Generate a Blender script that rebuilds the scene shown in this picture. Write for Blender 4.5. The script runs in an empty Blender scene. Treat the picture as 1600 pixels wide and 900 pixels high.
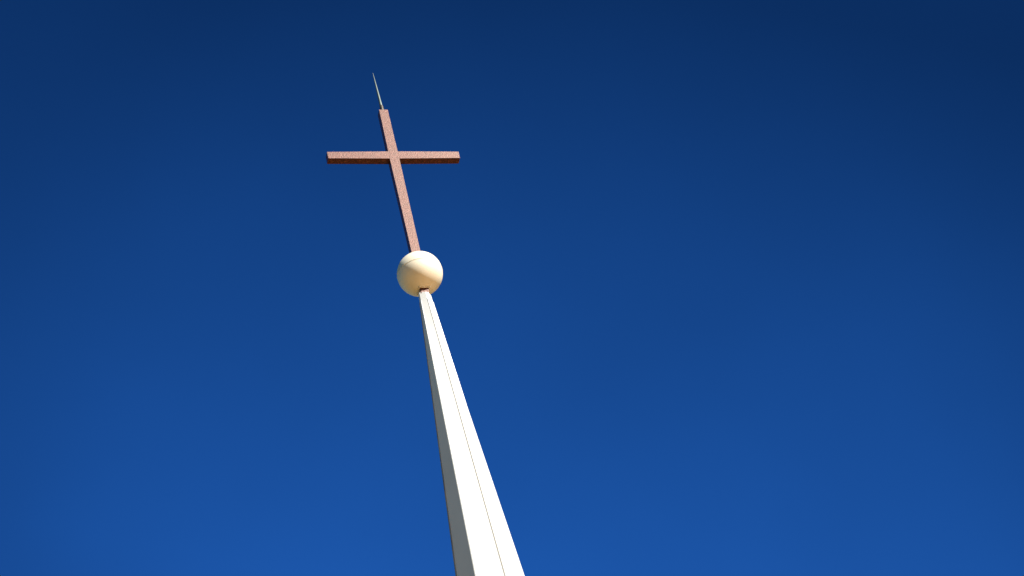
import bpy, bmesh, math, random
from mathutils import Vector, Matrix, noise

C = bpy.context.scene
COL = C.collection
R = math.radians

# ---------------------------------------------------------------- camera
EYE = 1.6
DIST, ELEV = 41.2929, 0.7199872        # distance and elevation of the ball's centre
PITCH, YAW, ROLL = 0.7089461, 0.0356934, -0.2488331
BALL = Vector((0, DIST * math.cos(ELEV), DIST * math.sin(ELEV) + EYE))
v = Vector((math.sin(YAW) * math.cos(PITCH), math.cos(YAW) * math.cos(PITCH), math.sin(PITCH)))
r = Vector((math.cos(YAW), -math.sin(YAW), 0))
u = r.cross(v)
c_, s_ = math.cos(ROLL), math.sin(ROLL)
r2, u2 = c_ * r + s_ * u, -s_ * r + c_ * u
cam = bpy.data.cameras.new('camera')
camo = bpy.data.objects.new('camera', cam)
COL.objects.link(camo)
M = Matrix((r2, u2, -v)).transposed().to_4x4()
M.translation = Vector((0, 0, EYE))
camo.matrix_world = M
cam.sensor_width = 36
cam.lens = 5000 / 1600 * 36
cam.clip_start, cam.clip_end = 0.1, 20000
C.camera = camo

# ---------------------------------------------------------------- light
SUN_AZ, SUN_EL = R(53), R(35)          # azimuth to the right of straight behind the camera
SUN = Vector((math.sin(SUN_AZ) * math.cos(SUN_EL), -math.cos(SUN_AZ) * math.cos(SUN_EL), math.sin(SUN_EL)))
sun = bpy.data.lights.new('sun', 'SUN')
sun.energy, sun.angle, sun.color = 5.0, R(0.53), (1.0, 0.955, 0.88)
suno = bpy.data.objects.new('sun', sun)
COL.objects.link(suno)
suno.rotation_euler = SUN.to_track_quat('Z', 'Y').to_euler()

W = bpy.data.worlds.new('World')
C.world = W
W.use_nodes = True
nt = W.node_tree
nt.nodes.clear()
N, L = nt.nodes.new, nt.links.new
out, bg, sky = N('ShaderNodeOutputWorld'), N('ShaderNodeBackground'), N('ShaderNodeTexSky')
sky.sky_type = 'NISHITA'
sky.sun_disc = False
sky.sun_elevation = SUN_EL
sky.sun_rotation = math.atan2(SUN.x, SUN.y)
sky.altitude, sky.air_density, sky.dust_density, sky.ozone_density = 900, 0.8, 0.0, 4.0
bg.inputs['Strength'].default_value = 0.058
# polarised deep blue: the band of sky far from the sun is darkest high up
tint = N('ShaderNodeMix'); tint.data_type = 'RGBA'; tint.blend_type = 'MULTIPLY'
tint.inputs[0].default_value = 1
sepz = N('ShaderNodeSeparateXYZ'); tr = N('ShaderNodeValToRGB')
tr.color_ramp.elements[0].position = 0.12; tr.color_ramp.elements[0].color = (0.42, 0.9, 0.74, 1)
tr.color_ramp.elements[1].position = 0.47; tr.color_ramp.elements[1].color = (0.112, 0.462, 0.93, 1)
tc = N('ShaderNodeTexCoord')
dot = N('ShaderNodeVectorMath'); dot.operation = 'DOT_PRODUCT'
g = (u2 + 0.2 * r2).normalized()
dot.inputs[1].default_value = g
mr = N('ShaderNodeMapRange')
mr.inputs['From Min'].default_value, mr.inputs['From Max'].default_value = -0.10, 0.10
mr.inputs['To Min'].default_value, mr.inputs['To Max'].default_value = 1.53, 0.76
nz = N('ShaderNodeTexNoise'); nz.inputs['Scale'].default_value = 8; nz.inputs['Detail'].default_value = 4; nz.inputs['Roughness'].default_value = 0.45
nm = N('ShaderNodeMapRange'); nm.inputs['To Min'].default_value, nm.inputs['To Max'].default_value = 0.84, 1.16
# sky brightened low behind the spire, dimmed outward to imitate lens vignetting
d2 = N('ShaderNodeVectorMath'); d2.operation = 'DOT_PRODUCT'
d2.inputs[1].default_value = (v * 5000 + r2 * 80 - u2 * 480).normalized()
m2 = N('ShaderNodeMapRange'); m2.interpolation_type = 'SMOOTHSTEP'
m2.inputs['From Min'].default_value, m2.inputs['From Max'].default_value = math.cos(R(13)), 1.0
m2.inputs['To Min'].default_value, m2.inputs['To Max'].default_value = 0.78, 1.15
mu2 = N('ShaderNodeMath'); mu2.operation = 'MULTIPLY'
mul = N('ShaderNodeMath'); mul.operation = 'MULTIPLY'
fac = N('ShaderNodeVectorMath'); fac.operation = 'SCALE'
L(tc.outputs['Generated'], dot.inputs[0]); L(dot.outputs['Value'], mr.inputs['Value'])
L(tc.outputs['Generated'], nz.inputs['Vector']); L(nz.outputs[0], nm.inputs['Value'])
L(mr.outputs[0], mul.inputs[0]); L(nm.outputs[0], mul.inputs[1])
L(tc.outputs['Generated'], sepz.inputs[0]); L(sepz.outputs[2], tr.inputs[0]); L(tr.outputs[0], tint.inputs[7])
L(sky.outputs[0], tint.inputs[6])
L(tint.outputs[2], fac.inputs[0])
L(tc.outputs['Generated'], d2.inputs[0]); L(d2.outputs['Value'], m2.inputs['Value'])
L(mul.outputs[0], mu2.inputs[0]); L(m2.outputs[0], mu2.inputs[1]); L(mu2.outputs[0], fac.inputs['Scale'])
L(fac.outputs[0], bg.inputs['Color']); L(bg.outputs[0], out.inputs['Surface'])

C.view_settings.view_transform = 'Standard'
C.view_settings.look = 'None'
C.view_settings.exposure = 0.95
C.view_settings.gamma = 1
C.view_settings.use_curve_mapping = False

# ---------------------------------------------------------------- helpers
def mat(name, col, rough=0.5, metal=0.0, spec=0.5):
    m = bpy.data.materials.new(name); m.use_nodes = True
    b = m.node_tree.nodes['Principled BSDF']
    b.inputs['Base Color'].default_value = (*col, 1)
    b.inputs['Roughness'].default_value = rough
    b.inputs['Metallic'].default_value = metal
    b.inputs['Specular IOR Level'].default_value = spec
    return m, m.node_tree, b

def ramp(t, stops):
    n = t.nodes.new('ShaderNodeValToRGB'); e = n.color_ramp.elements
    while len(e) < len(stops): e.new(0.5)
    for k, (p, c) in enumerate(stops):
        e[k].position = p; e[k].color = (*c, 1)
    return n

def tex(t, kind, scale, detail=3):
    n = t.nodes.new(kind); n.inputs['Scale'].default_value = scale
    if kind == 'ShaderNodeTexNoise': n.inputs['Detail'].default_value = detail
    o = t.nodes.new('ShaderNodeTexCoord'); t.links.new(o.outputs['Object'], n.inputs['Vector'])
    return n

def bump(t, b, src, strength, dist):
    n = t.nodes.new('ShaderNodeBump'); n.inputs['Strength'].default_value = strength
    n.inputs['Distance'].default_value = dist
    t.links.new(src, n.inputs['Height']); t.links.new(n.outputs[0], b.inputs['Normal'])

def link(name, bm, m, parent=None, smooth=None):
    bmesh.ops.recalc_face_normals(bm, faces=bm.faces)
    me = bpy.data.meshes.new(name); bm.to_mesh(me); bm.free()
    me.materials.append(m)
    if smooth is not None:
        for p in me.polygons: p.use_smooth = True
        me.set_sharp_from_angle(angle=R(smooth))
    o = bpy.data.objects.new(name, me); COL.objects.link(o)
    if parent: o.parent = parent
    return o

# ---------------------------------------------------------------- materials
# white painted sheet metal of the spire
m_spire, t, b = mat('white_painted_metal', (0.8, 0.8, 0.77), 0.42)
n = tex(t, 'ShaderNodeTexNoise', 1.6, 5)
rp = ramp(t, [(0.3, (0.74, 0.755, 0.735)), (0.7, (0.80, 0.815, 0.795))])
t.links.new(n.outputs[0], rp.inputs[0]); t.links.new(rp.outputs[0], b.inputs['Base Color'])
n2 = tex(t, 'ShaderNodeTexNoise', 5, 2); bump(t, b, n2.outputs[0], 0.25, 0.01)

m_seam, t, b = mat('seam_sealant', (0.15, 0.14, 0.12), 0.9, 0, 0.2)
n = tex(t, 'ShaderNodeTexNoise', 9, 4)
rp = ramp(t, [(0.3, (0.29, 0.285, 0.26)), (0.7, (0.33, 0.325, 0.3))])
t.links.new(n.outputs[0], rp.inputs[0]); t.links.new(rp.outputs[0], b.inputs['Base Color'])

m_flash, t, b = mat('grey_corner_flashing', (0.3, 0.3, 0.28), 0.6)
n = tex(t, 'ShaderNodeTexNoise', 4, 4)
rp = ramp(t, [(0.3, (0.2, 0.2, 0.18)), (0.7, (0.34, 0.34, 0.31))])
t.links.new(n.outputs[0], rp.inputs[0]); t.links.new(rp.outputs[0], b.inputs['Base Color'])

# cream gel coat of the ball
m_ball, t, b = mat('cream_fibreglass', (0.8, 0.72, 0.55), 0.5, 0, 0.4)
n = tex(t, 'ShaderNodeTexNoise', 6, 5)
rp = ramp(t, [(0.3, (0.75, 0.69, 0.54)), (0.7, (0.82, 0.76, 0.61))])
t.links.new(n.outputs[0], rp.inputs[0]); t.links.new(rp.outputs[0], b.inputs['Base Color'])

# reddish brown cross with a coarse sparkling finish
m_cross, t, b = mat('red_brown_flecked_finish', (0.14, 0.03, 0.02), 0.42)
vo = tex(t, 'ShaderNodeTexVoronoi', 75)
sep = t.nodes.new('ShaderNodeSeparateColor'); t.links.new(vo.outputs['Color'], sep.inputs[0])
rp = ramp(t, [(0.0, (0.035, 0.004, 0.003)), (0.5, (0.06, 0.008, 0.006)), (0.82, (0.10, 0.02, 0.014)), (1.0, (0.17, 0.06, 0.045))])
t.links.new(sep.outputs[0], rp.inputs[0]); t.links.new(rp.outputs[0], b.inputs['Base Color'])
rr = t.nodes.new('ShaderNodeMapRange'); rr.inputs['To Min'].default_value, rr.inputs['To Max'].default_value = 0.33, 0.46
b.inputs['Specular Tint'].default_value = (1.0, 0.72, 0.6, 1); b.inputs['Specular IOR Level'].default_value = 0.68
t.links.new(sep.outputs[1], rr.inputs['Value']); t.links.new(rr.outputs[0], b.inputs['Roughness'])
n2 = tex(t, 'ShaderNodeTexNoise', 70, 4); bump(t, b, n2.outputs[0], 0.24, 0.006)

m_rod, t, b = mat('weathered_rod_metal', (0.3, 0.36, 0.32), 0.5, 0.35)
n = tex(t, 'ShaderNodeTexNoise', 12, 4)
rp = ramp(t, [(0.3, (0.06, 0.085, 0.08)), (0.7, (0.12, 0.16, 0.15))])
t.links.new(n.outputs[0], rp.inputs[0]); t.links.new(rp.outputs[0], b.inputs['Base Color'])
m_sock, t, b = mat('dark_socket_metal', (0.06, 0.055, 0.05), 0.5, 0.4)
n = tex(t, 'ShaderNodeTexNoise', 30, 4)
rp = ramp(t, [(0.3, (0.04, 0.035, 0.03)), (0.7, (0.1, 0.09, 0.07))])
t.links.new(n.outputs[0], rp.inputs[0]); t.links.new(rp.outputs[0], b.inputs['Base Color'])

# the ground far below
m_bounce, t, b = mat('golden_bounce', (0.6, 0.33, 0.1), 0.85)  # for the added disc that throws warm light upward
n = tex(t, 'ShaderNodeTexBrick', 1.0)
n.inputs['Color1'].default_value = (0.62, 0.29, 0.05, 1); n.inputs['Color2'].default_value = (0.54, 0.25, 0.045, 1)
n.inputs['Mortar'].default_value = (0.35, 0.22, 0.09, 1); n.inputs['Mortar Size'].default_value = 0.01
t.links.new(n.outputs[0], b.inputs['Base Color'])
m_ground, t, b = mat('lawn_ground', (0.09, 0.1, 0.04), 0.9)
n = tex(t, 'ShaderNodeTexNoise', 0.12, 8)
rp = ramp(t, [(0.3, (0.03, 0.045, 0.02)), (0.6, (0.05, 0.065, 0.03)), (0.8, (0.075, 0.085, 0.04))])
t.links.new(n.outputs[0], rp.inputs[0]); t.links.new(rp.outputs[0], b.inputs['Base Color'])

# ---------------------------------------------------------------- the ground
bm = bmesh.new()
S, G = 6000, 60
for i in range(G + 1):
    for j in range(G + 1):
        x, y = [math.copysign(abs(q) ** 3, q) * S for q in (2 * i / G - 1, 2 * j / G - 1)]
        d = max(0, math.hypot(x, y) - 250)
        bm.verts.new((x, y, noise.noise(Vector((x, y, 0)) / 700) * min(d / 60, 14)))
bm.verts.ensure_lookup_table()
for i in range(G):
    for j in range(G):
        a = i * (G + 1) + j
        bm.faces.new([bm.verts[k] for k in (a, a + G + 1, a + G + 2, a + 1)])
gr = link('ground', bm, m_ground, smooth=60)
gr['kind'] = 'structure'

# unseen golden disc, added to bounce warm light up onto the ball
bm = bmesh.new(); PX, PY, PR = 24, 14, 42
ctr = [bm.verts.new((PX + PR * math.cos(2 * math.pi * k / 96), PY + PR * math.sin(2 * math.pi * k / 96), 0.004)) for k in range(96)]
bm.faces.new(ctr)
pl = link('bounce_disc', bm, m_bounce)
pl['kind'] = 'structure'

# ---------------------------------------------------------------- the steeple
st = bpy.data.objects.new('church_steeple', None); COL.objects.link(st)
st.location = (BALL.x, BALL.y, 0)
st.rotation_euler = (0, 0, 0.3172823)
st['label'] = 'slender white church steeple topped by a cream ball and a reddish brown cross'
st['category'] = 'steeple'
H = BALL.z                              # heights below are measured from the ball's centre

def octagon(half, cut, rot, z):
    P = [(-1 + cut, -1), (1 - cut, -1), (1, -1 + cut), (1, 1 - cut), (1 - cut, 1), (-1 + cut, 1), (-1, 1 - cut), (-1, -1 + cut)]
    c, s = math.cos(rot), math.sin(rot)
    return [Vector(((x * c - y * s) * half, (x * s + y * c) * half, z)) for x, y in P]

TOP = octagon(0.0628, 0.3625, -0.6464, -0.3)
LOW = octagon(0.6028, 0.5937, -0.2581, -8.0)
def ring(z):
    k = (-z - 0.3) / 7.7
    if z >= -8: return [a.lerp(b_, k) for a, b_ in zip(TOP, LOW)]
    return octagon(0.6028 + (0.6028 - 0.0628) / 7.7 * (-z - 8), 0.5937, -0.2581, z)

bm = bmesh.new()
levels = [-0.38] + [-0.4 - 0.2 * k for k in range(38)] + [-8 - 1.2 * k for k in range(1, 18)] + [-H]
rows = []
lift = [0.04, -0.006, -0.010, 0, 0, 0, 0.0, 0.034]      # the sheet ends unevenly round the post
for k, z in enumerate(levels):
    rows.append([bm.verts.new(p + Vector((0, 0, H + (lift[i] if k == 0 else 0)))) for i, p in enumerate(ring(z))])
for a, b2 in zip(rows, rows[1:]):
    for i in range(8):
        bm.faces.new((a[i], b2[i], b2[(i + 1) % 8], a[(i + 1) % 8]))
bm.faces.new(rows[0]); bm.faces.new(rows[-1])
spire = link('spire', bm, m_spire, st, smooth=12)
spire['label'] = 'tall tapering white eight-sided spire'

# a thin raised seam down each corner
for i in range(8):
    bm = bmesh.new(); prev = None
    for z in [-0.5 - 0.25 * k for k in range(31)] + [-8 - 1.2 * k for k in range(1, 18)]:
        ps = ring(z); p = ps[i]
        n_out = Vector((p.x, p.y, 0)).normalized(); tg = Vector((-n_out.y, n_out.x, 0))
        w = (0.006 if i == 7 else 0.0045) + (0.0022 if i == 7 else 0.0011) * min(-z, 9)
        dl, dr = (ps[i - 1] - p).normalized(), (ps[(i + 1) % 8] - p).normalized()
        if i == 1:      # sealant bead lying flat along both facets
            w = 0.003 + 0.0024 * min(-z, 9)
            q = [p + n_out * -0.02, p + dl * w * .7 + n_out * 0.0028, p + n_out * 0.003, p + dr * w * .7 + n_out * 0.0028]
        else: q = [p + n_out * -0.02 + tg * w, p + n_out * -0.02 - tg * w, p + n_out * 0.0025 - tg * w * .8, p + n_out * 0.0025 + tg * w * .8]
        cur = [bm.verts.new(x + Vector((0, 0, H))) for x in q]
        if prev:
            for k in range(4): bm.faces.new((prev[k], cur[k], cur[(k + 1) % 4], prev[(k + 1) % 4]))
        else: bm.faces.new(cur)
        prev = cur
    bm.faces.new(prev)
    link('corner_seam', bm, m_seam if i == 1 else m_flash if i == 7 else m_spire, spire)

# the ball: two shells meeting in a lapped seam at the equator
RB = 0.2973
prof = []
for k in range(0, 97):
    a = -math.pi / 2 + math.pi * k / 96
    z, x = RB * math.sin(a), RB * math.cos(a)
    if abs(k - 48) == 0:
        prof += [(RB + 0.0015, -0.006), (RB + 0.0015, -0.003), (RB - 0.012, -0.003), (RB - 0.012, 0.005), (RB, 0.005)]
    else: prof.append((x, z))
bm = bmesh.new(); SEG = 128; rr_ = []
for x, z in prof:
    if x < 1e-5: rr_.append([bm.verts.new((0, 0, H + z))])
    else: rr_.append([bm.verts.new((x * math.cos(2 * math.pi * j / SEG), x * math.sin(2 * math.pi * j / SEG), H + z)) for j in range(SEG)])
for a, b2 in zip(rr_, rr_[1:]):
    for j in range(SEG):
        j2 = (j + 1) % SEG
        if len(a) == 1: bm.faces.new((a[0], b2[j], b2[j2]))
        elif len(b2) == 1: bm.faces.new((a[j], a[j2], b2[0]))
        else: bm.faces.new((a[j], a[j2], b2[j2], b2[j]))
ball = link('ball', bm, m_ball, st, smooth=40)
ball['label'] = 'large cream ball with a thin seam round its middle'
# square trim under the ball where the post comes out
bm = bmesh.new()
for sx, sy, lx, ly in ((0, -1, .075, .008), (0, 1, .075, .008), (-1, 0, .008, .067), (1, 0, .008, .067)):
    m4 = Matrix.Translation((sx * .067, sy * .067, H - .288)) @ Matrix.Diagonal((2 * lx, 2 * ly, .012, 1))
    bmesh.ops.create_cube(bm, size=1, matrix=m4)
link('trim_ring', bm, m_ball, ball)

# the cross: upright and bar in one, the upright running down through the ball
WX, DY, HB, ZB, ZT, LB = 0.1219 / 2, 0.1088 / 2, 0.1252 / 2, 2.1127, 2.9783, 0.9
bm = bmesh.new()
outl = [(-WX, .2), (WX, .2), (WX, ZB - HB), (LB, ZB - HB), (LB, ZB + HB), (WX, ZB + HB), (WX, ZT), (-WX, ZT), (-WX, ZB + HB), (-LB, ZB + HB), (-LB, ZB - HB), (-WX, ZB - HB)]
fr = [bm.verts.new((x, -DY, H + z)) for x, z in outl]
bk = [bm.verts.new((x, DY, H + z)) for x, z in outl]
bm.faces.new(fr); bm.faces.new(bk[::-1])
for i in range(12):
    j = (i + 1) % 12
    bm.faces.new((fr[i], bk[i], bk[j], fr[j]))
bmesh.ops.bevel(bm, geom=bm.edges[:], offset=0.0035, segments=2, affect='EDGES', clamp_overlap=True)
cross = link('cross', bm, m_cross, st)
cross['label'] = 'reddish brown cross with a coarse sparkling finish'
bm = bmesh.new()
bmesh.ops.create_cube(bm, size=1, matrix=Matrix.Translation((0, 0, H - .305)) @ Matrix.Diagonal((.112, .104, .15, 1)))
bmesh.ops.bevel(bm, geom=bm.edges[:], offset=0.004, segments=2, affect='EDGES')
post = link('post', bm, m_cross, st)
post['label'] = 'short reddish brown post between the spire and the ball'

# lightning rod on top
def lathe(name, prof, m, parent, seg=20, bend=0.0, z0=0, z1=1):
    bm = bmesh.new(); rs = []
    for x, z in prof:
        k = (z - z0) / (z1 - z0)
        rs.append([bm.verts.new((x * math.cos(2 * math.pi * j / seg) + bend * k, x * math.sin(2 * math.pi * j / seg), H + z)) for j in range(seg)])
    for a, b2 in zip(rs, rs[1:]):
        for j in range(seg):
            bm.faces.new((a[j], a[(j + 1) % seg], b2[(j + 1) % seg], b2[j]))
    bm.faces.new(rs[0]); bm.faces.new(rs[-1])
    return link(name, bm, m, parent, smooth=40)
ZR = 3.745
rod = lathe('lightning_rod', [(.020, ZT + .05), (.020, ZT + .13), (.0165, ZT + .3), (.0095, ZT + .55), (.0035, ZR)], m_rod, st, bend=-.012, z0=ZT, z1=ZR)
rod['label'] = 'thin pointed metal lightning rod'
lathe('socket', [(.027, ZT - .002), (.027, ZT + .1), (.023, ZT + .122), (.0165, ZT + .124)], m_sock, rod, z0=ZT, z1=ZR)
